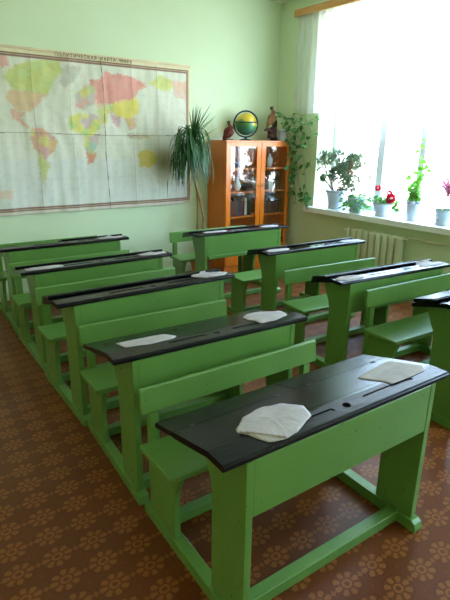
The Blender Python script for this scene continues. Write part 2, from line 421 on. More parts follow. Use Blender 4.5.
# name: x, y, rz, width scale, height scale, (left flap folded, right flap folded), backrest, label
DESKS = {
 'A1': (.766, 1.032, -.0327, 1.0, 1.0, (0, 0), 1, 'nearest and largest green school desk, wide dark top with two cloths and an inkwell'),
 'A2': (.791, 1.908, -.0658, .951, 1.018, (0, 0), 1, 'green school desk directly behind the nearest one, dark top open flat under two cloths'),
 'A3': (.817, 2.751, -.016, 1.065, 1.046, (1, 1), 1, 'third green desk of the left column, folded flap and one cloth at right'),
 'A4': (.849, 3.663, -.0253, 1.042, 1.024, (1, 1), 1, 'fourth green desk of the left column, folded flap with a cloth at each end'),
 'A5': (.88, 4.583, -.0424, 1.035, 1.016, (0, 1), 1, 'last green desk of the left column under the world map, only its right flap folded'),
 'B1': (2.719, 1.372, -.0726, 1.0, 1.058, (1, 1), 1, 'green school desk cut off by the right edge of the picture, nearest of its column'),
 'B2': (2.681, 2.237, -.1049, 1.005, .998, (1, 1), 1, 'green school desk in front of the radiator with folded bluish-shining flap and two pale cloths'),
 'B3': (2.836, 3.22, -.0761, 1.016, 1.0075, (1, 1), 0, 'green school desk between the radiator desk and the one by the bookcase, no backrest showing'),
 'B4': (2.78, 4.282, -.0559, 1.013, 1.010, (1, 1), 1, 'green school desk standing right in front of the orange bookcase'),
}
ROOT = {}
for k, (X, Y, rz, sx, sz, flaps, back, lab) in DESKS.items():
    t = thing('school_desk', lab, 'desk', (X, Y, 0), rz, 'green school desks with attached benches'); t.scale = (sx, 1, sz); ROOT[k] = t
    inst('desktop', ME_TOP, t)
    for s in (0, 1):
        f = flaps[s]; fo = inst('flap', ME_FLAP[(s, f)], t)
        if not f:
            for hx in (.08, .5):
                inst('hinge', ME_HINGE, fo, (hx+s*.6, HY+.002, prof(HY)-.0005), (-math.atan(SL), 0, 0))
        inst('side_panel', ME_SIDE[s], t); inst('runner', ME_RUN[s], t)
        inst('floor_stretcher', ME_STR[s], t); inst('seat_support', ME_SUP[s], t)
        if back: inst('backrest_post', ME_POST[s], t)
    inst('front_panel', ME_FRONT, t); inst('book_shelf', ME_SHELF, t); inst('seat', ME_SEAT, t); inst('inkwell', ME_INK, t)
    if back: inst('backrest', ME_BACK, t)
    if k == 'B4': inst('front_rail', ME_RAIL, t)

# ------------------------------------------------------------------ cloths on the desks
def cloth(k, poly, label, bag=False, seed=0, name='folded_cloth', flat=False):
    X, Y, rz, sx, sz, flaps, _, _ = DESKS[k]
    if flaps[0 if poly[0][0] < .6 else 1]: poly = [(p[0], .012+p[1]*.58) for p in poly]
    cx = sum(p[0] for p in poly)/len(poly); cy = sum(p[1] for p in poly)/len(poly)
    fold = flaps[0] if cx < .6*sx else flaps[1]
    n = len(poly); NA, NR = 96, 12
    def edge(a):       # rounded polygon radius by ray cast
        dx, dy = math.cos(a), math.sin(a); best = .3
        for i in range(n):
            x1, y1 = poly[i][0]-cx, poly[i][1]-cy; x2, y2 = poly[(i+1) % n][0]-cx, poly[(i+1) % n][1]-cy
            ex, ey = x2-x1, y2-y1; den = dx*ey-dy*ex
            if abs(den) < 1e-9: continue
            t_ = (x1*ey-y1*ex)/den; s_ = (x1*dy-y1*dx)/den
            if t_ > 0 and -1e-6 <= s_ <= 1+1e-6: best = min(best, t_)
        return best
    R = [edge(2*PI*i/NA) for i in range(NA)]
    R = [(R[i-1]+6*R[i]+R[(i+1) % NA])/8*(1+.03*noise.noise(Vector((math.cos(2*PI*i/NA)*3, math.sin(2*PI*i/NA)*3, seed)))) for i in range(NA)]
    def base(x, y):
        if not fold: return prof(y)
        a = .0                                     # smooth drape over the folded flap's edge
        for o_ in (-.012, -.006, 0, .006, .012): a = max(a, prof(y+o_, True)) if o_ == 0 else a
        zz = [prof(min(.33, y+o_), True) for o_ in (-.02, -.012, -.006, 0, .006, .012, .02)]
        return max(prof(y, True), sum(zz)/7)
    def z(x, y, q):
        h = .002+(.006 if bag else .0022)*(1-q**5)
        w = (.0045 if bag else .002)*noise.noise(Vector((x*26, y*14, seed)))+(.003 if bag else .0015)*noise.noise(Vector((x*60, y*35, seed+5)))
        return base(x, y)*sz+h+abs(w)*(1 if q < .98 else .5)
    bm = bmesh.new(); c0 = bm.verts.new((0, 0, z(cx, cy, 0))); rings = []
    for j in range(1, NR+1):
        q = j/NR
        ring = []
        for i in range(NA):
            x, y = cx+R[i]*q*math.cos(2*PI*i/NA), cy+R[i]*q*math.sin(2*PI*i/NA)
            ring.append(bm.verts.new((x-cx, y-cy, z(x, y, q))))
        rings.append(ring)
    for i in range(NA):
        bm.faces.new((c0, rings[0][i], rings[0][(i+1) % NA]))
        for j in range(NR-1): bm.faces.new((rings[j][i], rings[j+1][i], rings[j+1][(i+1) % NA], rings[j][(i+1) % NA]))
    low = []
    for i in range(NA):
        v = rings[-1][i].co; low.append(bm.verts.new((v.x*.992, v.y*.992, base(v.x+cx, v.y+cy)*sz+.0008)))
    for i in range(NA): bm.faces.new((rings[-1][i], low[i], low[(i+1) % NA], rings[-1][(i+1) % NA]))
    me_z = min(v.co.z for v in bm.verts)
    for v in bm.verts: v.co.z -= me_z
    c, s = math.cos(rz), math.sin(rz)
    o = link(name, bm, M['cloth'], None, True)
    o.location = (X+cx*c-cy*s, Y+cx*s+cy*c, me_z); o.rotation_euler = (0, 0, rz)
    tag(o, label, 'cloth', 'cotton cloths lying on the desks')
    return o
bag = cloth('A1', [(.149,.136),(.165,.17),(.25,.244),(.358,.278),(.439,.247),(.477,.161),(.435,.074),(.324,.023),(.254,.01),(.195,.029)], 'pale cotton drawstring pouch at the left of the nearest desktop', True, 1, 'cloth_pouch')
# gathered drawstring mouth along the pouch's left end
bm = bmesh.new()
pts = []
for i in range(25):
    t_ = i/24; x = .152+(.262-.152)*t_; y = .130+(.013-.130)*t_
    pts.append((x-.3046+.002*math.sin(i*2.4), y-.1372+.001*math.cos(i*3.1), .0025+.0055+.0015*math.sin(i*2.2)))
bx_ = sum(p[0] for p in [(.149,.136),(.165,.17),(.25,.244),(.358,.278),(.439,.247),(.477,.161),(.435,.074),(.324,.023),(.254,.01),(.195,.029)])/10
by_ = sum(p[1] for p in [(.149,.136),(.165,.17),(.25,.244),(.358,.278),(.439,.247),(.477,.161),(.435,.074),(.324,.023),(.254,.01),(.195,.029)])/10
zb = bag.location.z
pts = [(p[0]+.3046-bx_, p[1]+.1372-by_, prof(p[1]+.1372)-zb+.008+.0015*math.sin(i*2.2)) for i, p in enumerate(pts)]
tube(bm, pts, [.0045+.0018*math.sin(i*1.9) for i in range(25)], 8)
link('gathered_hem', bm, M['cloth'], bag, True)
cloth('A1', [(.858,.225),(.875,.135),(.893,.072),(1.0,.070),(1.119,.074),(1.162,.11),(1.162,.2),(1.155,.285),(1.0,.262)], 'greyish folded cloth at the right end of the nearest desktop', False, 2)
cloth('A2', [(.11,.29),(.24,.285),(.37,.27),(.385,.14),(.35,.1),(.22,.09),(.1,.12)], 'pale cloth lying flat on the left end of the second desk', False, 3)
cloth('A2', [(.964,.35),(1.05,.345),(1.12,.213),(1.06,.083),(.96,.05),(.85,.046),(.83,.15),(.87,.26)], 'crumpled beige cloth at the right end of the second desk', True, 4)
cloth('A3', [(1.0,.25),(.98,.14),(1.05,.04),(1.2,.02),(1.26,.1),(1.2,.24),(1.1,.27)], 'small crumpled cloth on the right end of the third left desk', True, 5)
cloth('A4', [(.04,.14),(.05,.04),(.2,.02),(.32,.03),(.33,.10),(.28,.2),(.1,.22)], 'pale cloth on the left end of the fourth left desk', False, 6)
cloth('A4', [(.95,.22),(.98,.07),(1.1,.03),(1.22,.06),(1.22,.17),(1.12,.26)], 'pale cloth on the right end of the fourth left desk', False, 7)
cloth('A5', [(.93,.22),(.96,.06),(1.1,.03),(1.2,.07),(1.2,.2),(1.1,.27)], 'dim cloth on the right end of the desk under the map', False, 8)
cloth('B2', [(.01,.05),(.01,.12),(.07,.2),(.18,.2),(.25,.13),(.27,.05),(.19,.012),(.08,.012)], 'white cloth on the left end of the desk before the radiator', True, 9)
cloth('B2', [(.93,.05),(.93,.18),(.98,.27),(1.12,.28),(1.19,.2),(1.19,.06),(1.06,.02)], 'white cloth on the right end of the desk before the radiator', False, 10)
cloth('B3', [(.04,.03),(.04,.16),(.12,.24),(.25,.22),(.3,.1),(.24,.02)], 'pinkish cloth on the left end of the desk without backrest', False, 11)
cloth('B3', [(.96,.03),(.96,.16),(1.02,.24),(1.15,.24),(1.2,.1),(1.14,.02)], 'pale cloth on the right end of the desk without backrest', False, 12)
cloth('B4', [(.12,.03),(.12,.16),(.2,.24),(.38,.22),(.42,.1),(.36,.02)], 'pale cloth on the left part of the desk before the bookcase', False, 13)
cloth('B4', [(.88,.04),(.88,.16),(.94,.25),(1.1,.25),(1.14,.1),(1.08,.02)], 'greyish cloth on the right end of the desk before the bookcase', True, 14)

# ------------------------------------------------------------------ world map
MX0, MX1, MZ0, MZ1 = 1.09, 3.575, .938, 2.60
mw, mh = MX1-MX0, MZ1-MZ0
SHAPES = [
 ('ocean_stain', None, None),
]
P_ = {
 'alaska': ([(0.059,.967),(.131,.946),(.142,.892),(.066,.872)], [(236,158,148)]),
 'canada': ([(.134,.88),(.224,.937),(.34,.952),(.354,.897),(.305,.809),(.285,.748),(.211,.753),(.14,.764),(.114,.823)], [(206,214,108),(190,210,110),(200,206,96)]),
 'usa': ([(.128,.763),(.211,.753),(.285,.748),(.239,.686),(.202,.637),(.139,.644),(.117,.711)], [(228,180,136),(232,186,130)]),
 'mexico': ([(.12,.649),(.178,.635),(.167,.587),(.195,.529),(.179,.54),(.135,.591)], [(226,160,140)]),
 'greenland': ([(.336,.894),(.4,.937),(.443,.919),(.402,.831),(.355,.779),(.342,.836)], [(186,182,166),(198,192,176)]),
 'samn': ([(.196,.541),(.246,.543),(.306,.47),(.293,.407),(.25,.344),(.218,.383),(.197,.444)], [(222,152,120),(228,176,110),(214,150,150),(220,204,100)]),
 'sams': ([(.219,.395),(.255,.357),(.265,.306),(.238,.23),(.239,.178),(.221,.244),(.214,.32)], [(200,204,110),(206,196,104)]),
 'afn': ([(.363,.609),(.428,.643),(.507,.629),(.513,.552),(.458,.485),(.421,.51),(.367,.534)], [(224,216,80),(176,206,96),(206,170,182),(232,222,90)]),
 'afs': ([(.422,.517),(.468,.498),(.502,.512),(.483,.42),(.467,.38),(.434,.394)], [(176,196,120),(224,216,90),(150,190,176),(204,170,170)]),
 'safr': ([(.434,.394),(.482,.387),(.468,.32),(.44,.321)], [(222,124,84)]),
 'europe': ([(.398,.746),(.446,.811),(.493,.816),(.497,.704),(.439,.662),(.403,.685)], [(226,160,140),(200,180,180),(222,206,100),(190,200,130),(232,150,150)]),
 'russia': ([(.476,.863),(.51,.85),(.544,.907),(.621,.904),(.742,.866),(.752,.829),(.70,.80),(.687,.757),(.63,.74),(.574,.71),(.506,.705),(.481,.765)], [(242,132,124),(240,138,128)]),
 'centr': ([(.497,.711),(.565,.715),(.582,.659),(.532,.63),(.499,.654)], [(224,200,90),(234,190,150),(200,210,110)]),
 'china': ([(.579,.723),(.63,.735),(.687,.764),(.712,.726),(.699,.652),(.651,.61),(.601,.634),(.573,.671)], [(238,212,64),(240,216,74)]),
 'india': ([(.562,.651),(.621,.635),(.597,.541),(.569,.593)], [(226,160,160),(214,160,180)]),
 'seas': ([(.631,.616),(.682,.631),(.691,.557),(.648,.543)], [(216,160,96),(230,170,150)]),
 'arab': ([(.509,.654),(.552,.644),(.539,.578),(.515,.59)], [(220,206,90),(200,190,110)]),
 'indo': ([(.637,.515),(.754,.518),(.764,.484),(.657,.482)], [(206,176,130),(196,170,140)]),
 'aus': ([(.691,.378),(.74,.413),(.784,.392),(.799,.319),(.759,.277),(.704,.293)], [(234,200,70)]),
 'tip': ([(.763,.869),(.829,.915),(.884,.901),(.894,.842),(.849,.81),(.784,.845)], [(212,216,96),(206,210,100)]),
 'canr': ([(.884,.895),(.975,.891),(.974,.766),(.916,.776)], [(236,186,170),(208,214,130),(238,180,150)]),
 'cut': ([(.026,.167),(.102,.161),(.097,.105),(.021,.105)], [(236,196,170)]),
}
def inpoly(x, y, poly):
    r_ = False; j = len(poly)-1
    for i in range(len(poly)):
        if (poly[i][1] > y) != (poly[j][1] > y) and x < (poly[j][0]-poly[i][0])*(y-poly[i][1])/(poly[j][1]-poly[i][1])+poly[i][0]: r_ = not r_
        j = i
    return r_
BB = {k: (min(p[0] for p in v[0])-.02, max(p[0] for p in v[0])+.02, min(p[1] for p in v[0])-.02, max(p[1] for p in v[0])+.02) for k, v in P_.items()}
def mapcol(s, t):
    nz = noise.noise(Vector((s*9, t*6, 2))); n3 = noise.noise(Vector((s*40, t*30, 4)))
    # sheet margins: paper band, double brown rule
    dx = min(s, 1-s)*mw; db = t*mh; dt = (1-t)*mh
    paper = (232, 218, 180)
    if dt < .048 or db < .036 or dx < .03: c = paper if (dt < .06 or dx < .03) else (226, 212, 196)
    elif dt < .062 or db < .05 or dx < .043: c = (136, 100, 82)
    elif dt < .070 or db < .058 or dx < .051: c = (206, 186, 160)
    elif dt < .088 or db < .072 or dx < .064: c = (150, 112, 98)
    else:
        c = (228+8*nz, 226+6*nz, 208+10*nz)
        if t < .35: c = tuple(c[i]+( -2, 0, 8)[i] for i in range(3))
        js, jt = s+.010*noise.noise(Vector((s*28, t*20, 9))), t+.014*noise.noise(Vector((s*28, t*20, 31)))
        js += .004*noise.noise(Vector((s*90, t*60, 3))); jt += .006*noise.noise(Vector((s*90, t*60, 13))); js += random.uniform(-.006, .006); jt += random.uniform(-.008, .008)
        for k, (poly, cols) in P_.items():
            b = BB[k]
            if b[0] < s < b[1] and b[2] < t < b[3] and inpoly(js, jt, poly):
                # patchwork of states: nearest jittered cell
                gx, gy = js*26, jt*18; best = 9; pick = 0
                for ix in range(int(gx)-1, int(gx)+2):
                    for iy in range(int(gy)-1, int(gy)+2):
                        h = (ix*7349+iy*9151) % 1000/1000; h2 = (ix*3571+iy*5119) % 1000/1000
                        d = math.hypot(gx-ix-h, gy-iy-h2)
                        if d < best: best = d; pick = (ix*31+iy*17) % 97
                cc = cols[pick % len(cols)]
                c = tuple(cc[i]*.66+c[i]*.34 for i in range(3)); break
        else:
            if abs((s*13) % 1-.5) > .488 or abs((t*9) % 1-.5) > .485: c = tuple(v-8 for v in c)
        # tea-brown ageing stain around Australia
        d = math.hypot((s-.83)/.09, (t-.30)/.15)+.4*nz
        if d < 1: c = tuple(c[i]*(1-.3*(1-d)) - (0, 8, 44)[i]*(1-d) for i in range(3))
        if n3 > .25: c = tuple(v-5 for v in c)
    # folds of the paper
    for f in (.22, .378, .531, .676, .809):
        wob = .003*math.sin(t*9+f*50)
        if abs(s-f-wob) < (.0018 if f == .531 else .0012): c = tuple(v*(.62 if f == .531 else .84) for v in c)
    if abs(t-.508-.003*math.sin(s*8)) < .0022: c = tuple(v*.68 for v in c)
    return c
NX, NZ = 380, 256
bm = bmesh.new(); grid = []; cols = []
SLm = 0
for j in range(NZ+1):
    row = []
    for i in range(NX+1):
        s, t = i/NX, j/NZ
        fold = 0
        for f in (.22, .378, .531, .676, .809): fold += .010*math.exp(-abs(s-f)*26)
        fold += .006*math.exp(-abs(t-.508)*30)
        wave = .016*noise.noise(Vector((s*11+2*noise.noise(Vector((s*2, t*2, 1))), t*2.2, 0)))+.006*noise.noise(Vector((s*30, t*5, 7)))
        d = (.010+fold+max(-.008, wave))*min(1, (1-t)*9+.35)
        row.append(bm.verts.new((MX0+s*mw, YW-.004-max(.002, d), MZ0+t*mh+.006*noise.noise(Vector((s*3, 0, 5)))*(1-t))))
        cols.append(lin(tuple(max(0, min(255, v)) for v in mapcol(s, t))))
    grid.append(row)
for j in range(NZ):
    for i in range(NX): bm.faces.new((grid[j][i], grid[j][i+1], grid[j+1][i+1], grid[j+1][i]))
wm = thing('world_map', 'large faded political map of the world pinned on the green wall', 'map', (0, 0, 0))
sheet = link('map_sheet', bm, M['mapprint'], wm, True)
at = sheet.data.color_attributes.new('print', 'FLOAT_COLOR', 'POINT')
at.data.foreach_set('color', [x for c in cols for x in c])
md = sheet.modifiers.new('thick', 'SOLIDIFY'); md.thickness = .0008; md.offset = 1
link('edge_lath', B(((MX0-.004, YW-.020, MZ1-.014), (MX1+.004, YW-.001, MZ1+.012)), bev=.003), M['lath'], wm)
cu = bpy.data.curves.new('title', 'FONT'); cu.body = 'ПОЛИТИЧЕСКАЯ  КАРТА  МИРА'; cu.size = .05; cu.extrude = .0006; cu.align_x = 'LEFT'; cu.space_character = 1.25
to = bpy.data.objects.new('tmp', cu); COL.objects.link(to)
dg = bpy.context.evaluated_depsgraph_get(); dg.update()
me = bpy.data.meshes.new_from_object(to.evaluated_get(dg)); bpy.data.objects.remove(to)
me.materials.clear(); me.materials.append(M['ink'])
xs = [v.co.x for v in me.vertices]; w_ = max(xs)-min(xs)
lt = inst('title_lettering', me, wm, (1.895, YW-.034, MZ1-.042), (PI/2, 0, 0), (.88/w_, 1, 1))

# ------------------------------------------------------------------ bookcase
CX0, CX1, CY0, CY1, CZ = 3.838, 4.945, 5.235, 5.655, 1.74
bc = thing('bookcase', 'tall orange varnished bookcase with two glass doors in the room corner', 'bookcase', ((CX0+CX1)/2, (CY0+CY1)/2, 0))
ox, oy = (CX0+CX1)/2, (CY0+CY1)/2
def LB(*bx, bev=0):
    return B(*[((a[0]-ox, a[1]-oy, a[2]), (b[0]-ox, b[1]-oy, b[2])) for a, b in bx], bev=bev)
link('body', LB(((CX0, CY0+.022, .0), (CX0+.02, CY1, CZ-.022)), ((CX1-.02, CY0+.022, 0), (CX1, CY1, CZ-.022)), ((CX0+.02, CY1-.012, .0), (CX1-.02, CY1, CZ-.022)),
     ((CX0+.02, CY0+.0221, .0), (CX1-.02, CY0+.05, .09)), ((CX0+.02, CY0+.05, .09), (CX1-.02, CY1-.012, .11)), bev=.002), M['orange'], bc)
link('top_board', LB(((CX0-.004, CY0, CZ-.022), (CX1+.004, CY1, CZ)), bev=.003), M['orange'], bc)
SH = [1.385, 1.085, .76, .43]
for z_ in SH:
    link('shelf', LB(((CX0+.021, CY0+.024, z_-.018), (CX1-.021, CY1-.013, z_)), bev=.001), M['orange'], bc)
mid = 4.42
for di, (a, b) in enumerate(((CX0+.003, mid-.002), (mid+.002, CX1-.003))):
    L_, R_ = (.075, .075) if di == 0 else (.075, .06)
    gz0, gz1 = .32, CZ-.075
    d = link('door', LB(((a, CY0, .1), (a+L_, CY0+.021, CZ-.024)), ((b-R_, CY0, .1), (b, CY0+.021, CZ-.024)), ((a+L_, CY0, gz1), (b-R_, CY0+.021, CZ-.024)), ((a+L_, CY0, .1), (b-R_, CY0+.021, gz0)), bev=.002), M['orange'], bc)
    link('glass_pane', LB(((a+L_, CY0+.010, gz0), (b-R_, CY0+.014, gz1))), M['cabglass'], d)
    bm = bmesh.new(); kx = (b-.03 if di == 0 else a+.03)-ox
    ellipsoid(bm, (kx, CY0-oy-.014, 1.16), (.011, .011, .011), seg=12); tube(bm, [(kx, CY0-oy+.002, 1.16), (kx, CY0-oy-.01, 1.16)], .005)
    link('knob', bm, M['brass'], d, True)
# contents
random.seed(11)
bk_labels = ['dark red', 'navy', 'cream', 'brown']
ORD = 'first second third fourth fifth sixth seventh eighth ninth tenth eleventh twelfth thirteenth fourteenth fifteenth sixteenth seventeenth eighteenth'.split()
for (z_, xs0, xs1, side_, shn) in ((.76, 3.92, 4.34, 'left', 'third'), (.76, 4.48, 4.88, 'right', 'third'), (1.085, 4.50, 4.86, 'right', 'second')):
    x = xs0; nb = 0
    while x < xs1:
        w_ = random.uniform(.022, .05); h_ = random.uniform(.18, .25); ci = random.randrange(4)
        if x+w_ > xs1+.02: break
        bm = B(((-w_/2, -.08, 0), (w_/2, .08, h_)), bev=.003)
        o = link('book', bm, M['book'+'ABCD'[ci]]); o.location = (x+w_/2, 5.42, z_+.0005)
        tag(o, '%s upright book, %s from the left behind the %s bookcase door, %s shelf' % (bk_labels[ci], ORD[nb], side_, shn), 'book', 'books on the %s shelf behind the %s door' % (shn, side_)); x += w_+.002; nb += 1
def jar(x, y, z_, pr, mat, name, lab, cat):
    bm = bmesh.new(); lathe(bm, pr, seg=20); o = link(name, bm, mat, None, True); o.location = (x, y, z_+.0005); tag(o, lab, cat); return o
vase = [(.02, 0), (.035, .005), (.05, .06), (.045, .11), (.02, .15), (.022, .18), (.018, .178), (.001, .15)]
cup = [(.02, 0), (.03, .005), (.045, .05), (.048, .085), (.044, .083), (.03, .02), (.001, .012)]
jar(4.00, 5.43, SH[0], vase, M['china'], 'vase', 'white vase on the top shelf at the left of the bookcase', 'vase')
jar(4.14, 5.42, SH[0], cup, M['darkobj'], 'cup', 'dark cup on the bookcase top shelf, middle of the left door', 'cup')
jar(4.27, 5.43, SH[0], vase, M['darkobj'], 'vase', 'dark vase on the bookcase top shelf at the right of the left door', 'vase')
jar(4.58, 5.43, SH[0], vase, M['darkobj'], 'vase', 'dark vase on the top shelf at the left of the right door', 'vase')
jar(4.72, 5.42, SH[0], vase, M['china'], 'vase', 'white vase on the top shelf behind the right bookcase door', 'vase')
jar(4.02, 5.43, SH[1], cup, M['china'], 'cup', 'white cup on the second shelf at the left of the left door', 'cup')
jar(4.16, 5.42, SH[1], vase, M['china'], 'vase', 'white vase on the second shelf in the middle of the left door', 'vase')
jar(4.29, 5.43, SH[1], cup, M['darkobj'], 'cup', 'dark cup on the second shelf at the right of the left door', 'cup')

# globe
g = thing('globe', 'yellow and green school globe on the bookcase in a dark ring stand', 'globe', (4.31, 5.45, CZ))
bm = bmesh.new(); lathe(bm, [(.085, 0), (.085, .008), (.05, .018), (.014, .026), (.011, .045), (.001, .048)], seg=28); link('stand', bm, M['metal'], g, True)
bm = bmesh.new(); ellipsoid(bm, (0, 0, 0), (.143, .143, .143), seg=40); b_ = link('ball', bm, M['globe'], g, True); b_.location = (0, 0, .205); b_.rotation_euler = (.1, .25, 0)
bm = bmesh.new()
pts = [(.163*math.cos(a), 0, .205+.163*math.sin(a)) for a in [math.radians(-90+i*9) for i in range(41)]]
tube(bm, pts, .011, 8)
ring = link('meridian_ring', bm, M['metal'], g, True); ring.rotation_euler = (0, 0, math.radians(-25))
bm = bmesh.new(); tube(bm, [(.158*math.cos(2*PI*i/48), .158*math.sin(2*PI*i/48), .225) for i in range(49)], .0075, 6, False)
hr = link('horizon_ring', bm, M['metal'], g, True)

# mounted birds
def bird(name, label, loc, rz, body_mat, pitch, s=1, leg=.11, wing=None, fat=1.3):
    t = thing(name, label, 'stuffed bird', loc, rz)
    bm = bmesh.new()
    # body, neck and head grown along one spine
    c_, s_ = math.cos(pitch), math.sin(pitch)
    def q(a, h): return Vector((0, -(a*c_-h*s_)*s, (a*s_+h*c_)*s))
    sp = [(-.17, -.012, .004), (-.13, -.006, .012), (-.09, 0, .022), (-.05, .0, .040), (-.01, .002, .052), (.03, .008, .05), (.06, .022, .036), (.075, .042, .022), (.082, .062, .017), (.09, .078, .020), (.104, .082, .017), (.118, .078, .006)]
    tube(bm, [q(a, h)+Vector((0, 0, leg*s)) for a, h, r_ in sp], [r_*s*(fat if r_ > .03 else 1) for *_, r_ in sp], 14)
    bmesh.ops.recalc_face_normals(bm, faces=bm.faces[:])
    link('body', bm, body_mat, t, True)
    bm = bmesh.new(); hb = q(.118, .078)+Vector((0, 0, leg*s)); he = q(.143, .070)+Vector((0, 0, leg*s))
    tube(bm, [hb, he], [.006*s, .001*s], 8); link('beak', bm, M['beak'], t, True)
    for sx_ in (-1, 1):
        bm = bmesh.new(); o_ = q(-.03, .004)+Vector((sx_*.045*s*fat, 0, leg*s))
        ellipsoid(bm, o_, (.012*s, .085*s, .034*s), Euler((-pitch, 0, sx_*.1))); link('wing', bm, wing or body_mat, t, True)
        bm = bmesh.new(); tube(bm, [q(0, -.035)+Vector((sx_*.018*s, 0, leg*s)), Vector((sx_*.018*s, 0, .0))+Vector((0, .0, .004))], .004*s, 6)
        for fa in (-.5, 0, .5, PI): tube(bm, [Vector((sx_*.018*s, 0, .004)), Vector((sx_*.018*s+.022*s*math.sin(fa), -.022*s*math.cos(fa), .003))], .0025*s, 5)
        link('leg', bm, M['beak'], t, True)
    bm = bmesh.new(); hc = q(.094, .080)+Vector((0, 0, leg*s)); ellipsoid(bm, hc, (.0225*s, .024*s, .022*s), seg=14); link('head_feathers', bm, M['birdhead'], t, True)
    return t
st = tag(link('wooden_stump', B(((-.05, -.04, 0), (.05, .04, .012)), bev=.003), M['stump']), 'dark flat wooden plinth under the maroon bird beside the globe', 'plinth'); st.location = (4.03, 5.45, CZ+.0005)
bird('stuffed_pheasant', 'small maroon stuffed bird with dark head left of the globe', (4.03, 5.45, CZ+.0125), math.radians(50), M['birdred'], .9, .98, .085, wing=M['birdred'])
bm = bmesh.new()
tube(bm, [(0, 0, 0), (.0, 0, .04), (.01, .005, .10), (.02, 0, .16), (.02, 0, .215)], [.085, .07, .062, .055, .04], 12)
tube(bm, [(.0, 0, .09), (-.06, 0, .135), (-.11, -.01, .15), (-.15, -.01, .13)], [.035, .028, .022, .012], 10)
tube(bm, [(.0, 0, .03), (.06, .0, .05), (.09, 0, .02)], [.04, .03, .02], 10)
tube(bm, [(.02, 0, .14), (.05, 0, .2), (.06, 0, .27)], [.035, .03, .018], 10)
for v in bm.verts: v.co += v.co.normalized()*.010*noise.noise(v.co*26)
for v in bm.verts: v.co.z = max(0, v.co.z)
so = tag(link('driftwood_stump', bm, M['stump'], None, True), 'dark gnarled wooden stump on the bookcase carrying the brown bird', 'stump'); so.location = (4.77, 5.44, CZ+.0005)
bird('stuffed_bird', 'brown speckled stuffed bird perched leaning on the dark stump', (4.765, 5.44, CZ+.215), math.radians(55), M['birdlight'], 1.0, 1.05, .075, fat=1.15)

# ------------------------------------------------------------------ plants
def pot(name, label, loc, r0, r1, h, mat, soil=True, rim=True):
    t = thing(name, label, 'potted plant', loc)
    bm = bmesh.new()
    pr = [(r0*.95, 0), (r0, .004)] + ([(r0*1.02, h*.16), (r0*.96, h*.2)] if rim else []) + [(r1*.96, h*.84), (r1, h*.85 if rim else h*.9), (r1*1.06 if rim else r1, h*.88), (r1*1.06 if rim else r1, h), (r1*.93, h), (r1*.9, h*.86), (.001, h*.86)]
    lathe(bm, pr, seg=32); link('pot', bm, mat, t, True)
    bm = bmesh.new(); lathe(bm, [(.001, h*.862), (r1*.885, h*.862), (r1*.85, h*.9), (.001, h*.91)], seg=24); link('soil', bm, M['soil'], t, True)
    return t
# dracaena by the map
random.seed(3)
dr = pot('dracaena', 'tall palm-like plant with drooping strap leaves between map and bookcase', (3.50, 5.30, 0), .12, .16, .30, M['clay'])
crown = Vector((-.13, .04, 1.68))
bm = bmesh.new()
tube(bm, [(0, 0, .26), (.05, .03, .5), (.07, .05, .75), (.02, .06, 1.0), (-.06, .06, 1.25), (-.13, .05, 1.66)], [.019, .018, .017, .016, .015, .014], 10)
tube(bm, [(-.02, .02, .26), (.0, .1, .6), (.05, .16, 1.0), (.0, .14, 1.4), (-.06, .10, 1.7)], [.014, .013, .012, .011, .010], 8)
link('cane', bm, M['trunk'], dr, True)
bm = bmesh.new()
for i in range(210):
    a = random.uniform(0, 2*PI); c0 = crown+Vector((random.uniform(-.05, .06), random.uniform(-.03, .03), random.uniform(-.20, .16)))
    e = random.uniform(.1, 1.0); L_ = random.uniform(.34, .54)
    d = Vector((math.cos(a)*math.cos(e), math.sin(a)*math.cos(e)*.7, math.sin(e)))
    p1 = c0+d*L_*.62
    p2 = c0+Vector((math.cos(a)*.31*random.uniform(.3, 1), math.sin(a)*.24, -L_*random.uniform(.25, .98)))
    if p2.y+5.30 > 5.63: p2.y = .33
    ribbon(bm, bez(c0, p1, p2, 10), random.uniform(.009, .015))
for i in range(26):
    a = random.uniform(0, 2*PI); c0 = crown+Vector((.04, 0, random.uniform(-.05, .12))); L_ = random.uniform(.32, .46)
    tilt = random.uniform(.05, .95)
    d = Vector((math.cos(a)*math.sin(tilt)+.25, math.sin(a)*math.sin(tilt)*.45-.05, math.cos(tilt)))
    d.normalize(); p2 = c0+d*L_; p2.y = min(p2.y, .32)
    ribbon(bm, bez(c0, c0+d*L_*.5+Vector((0, 0, .03)), p2, 8), random.uniform(.007, .011), Vector((math.cos(a+1.3), math.sin(a+1.3), 0)))
link('leaves', bm, M['leafdark'], dr)

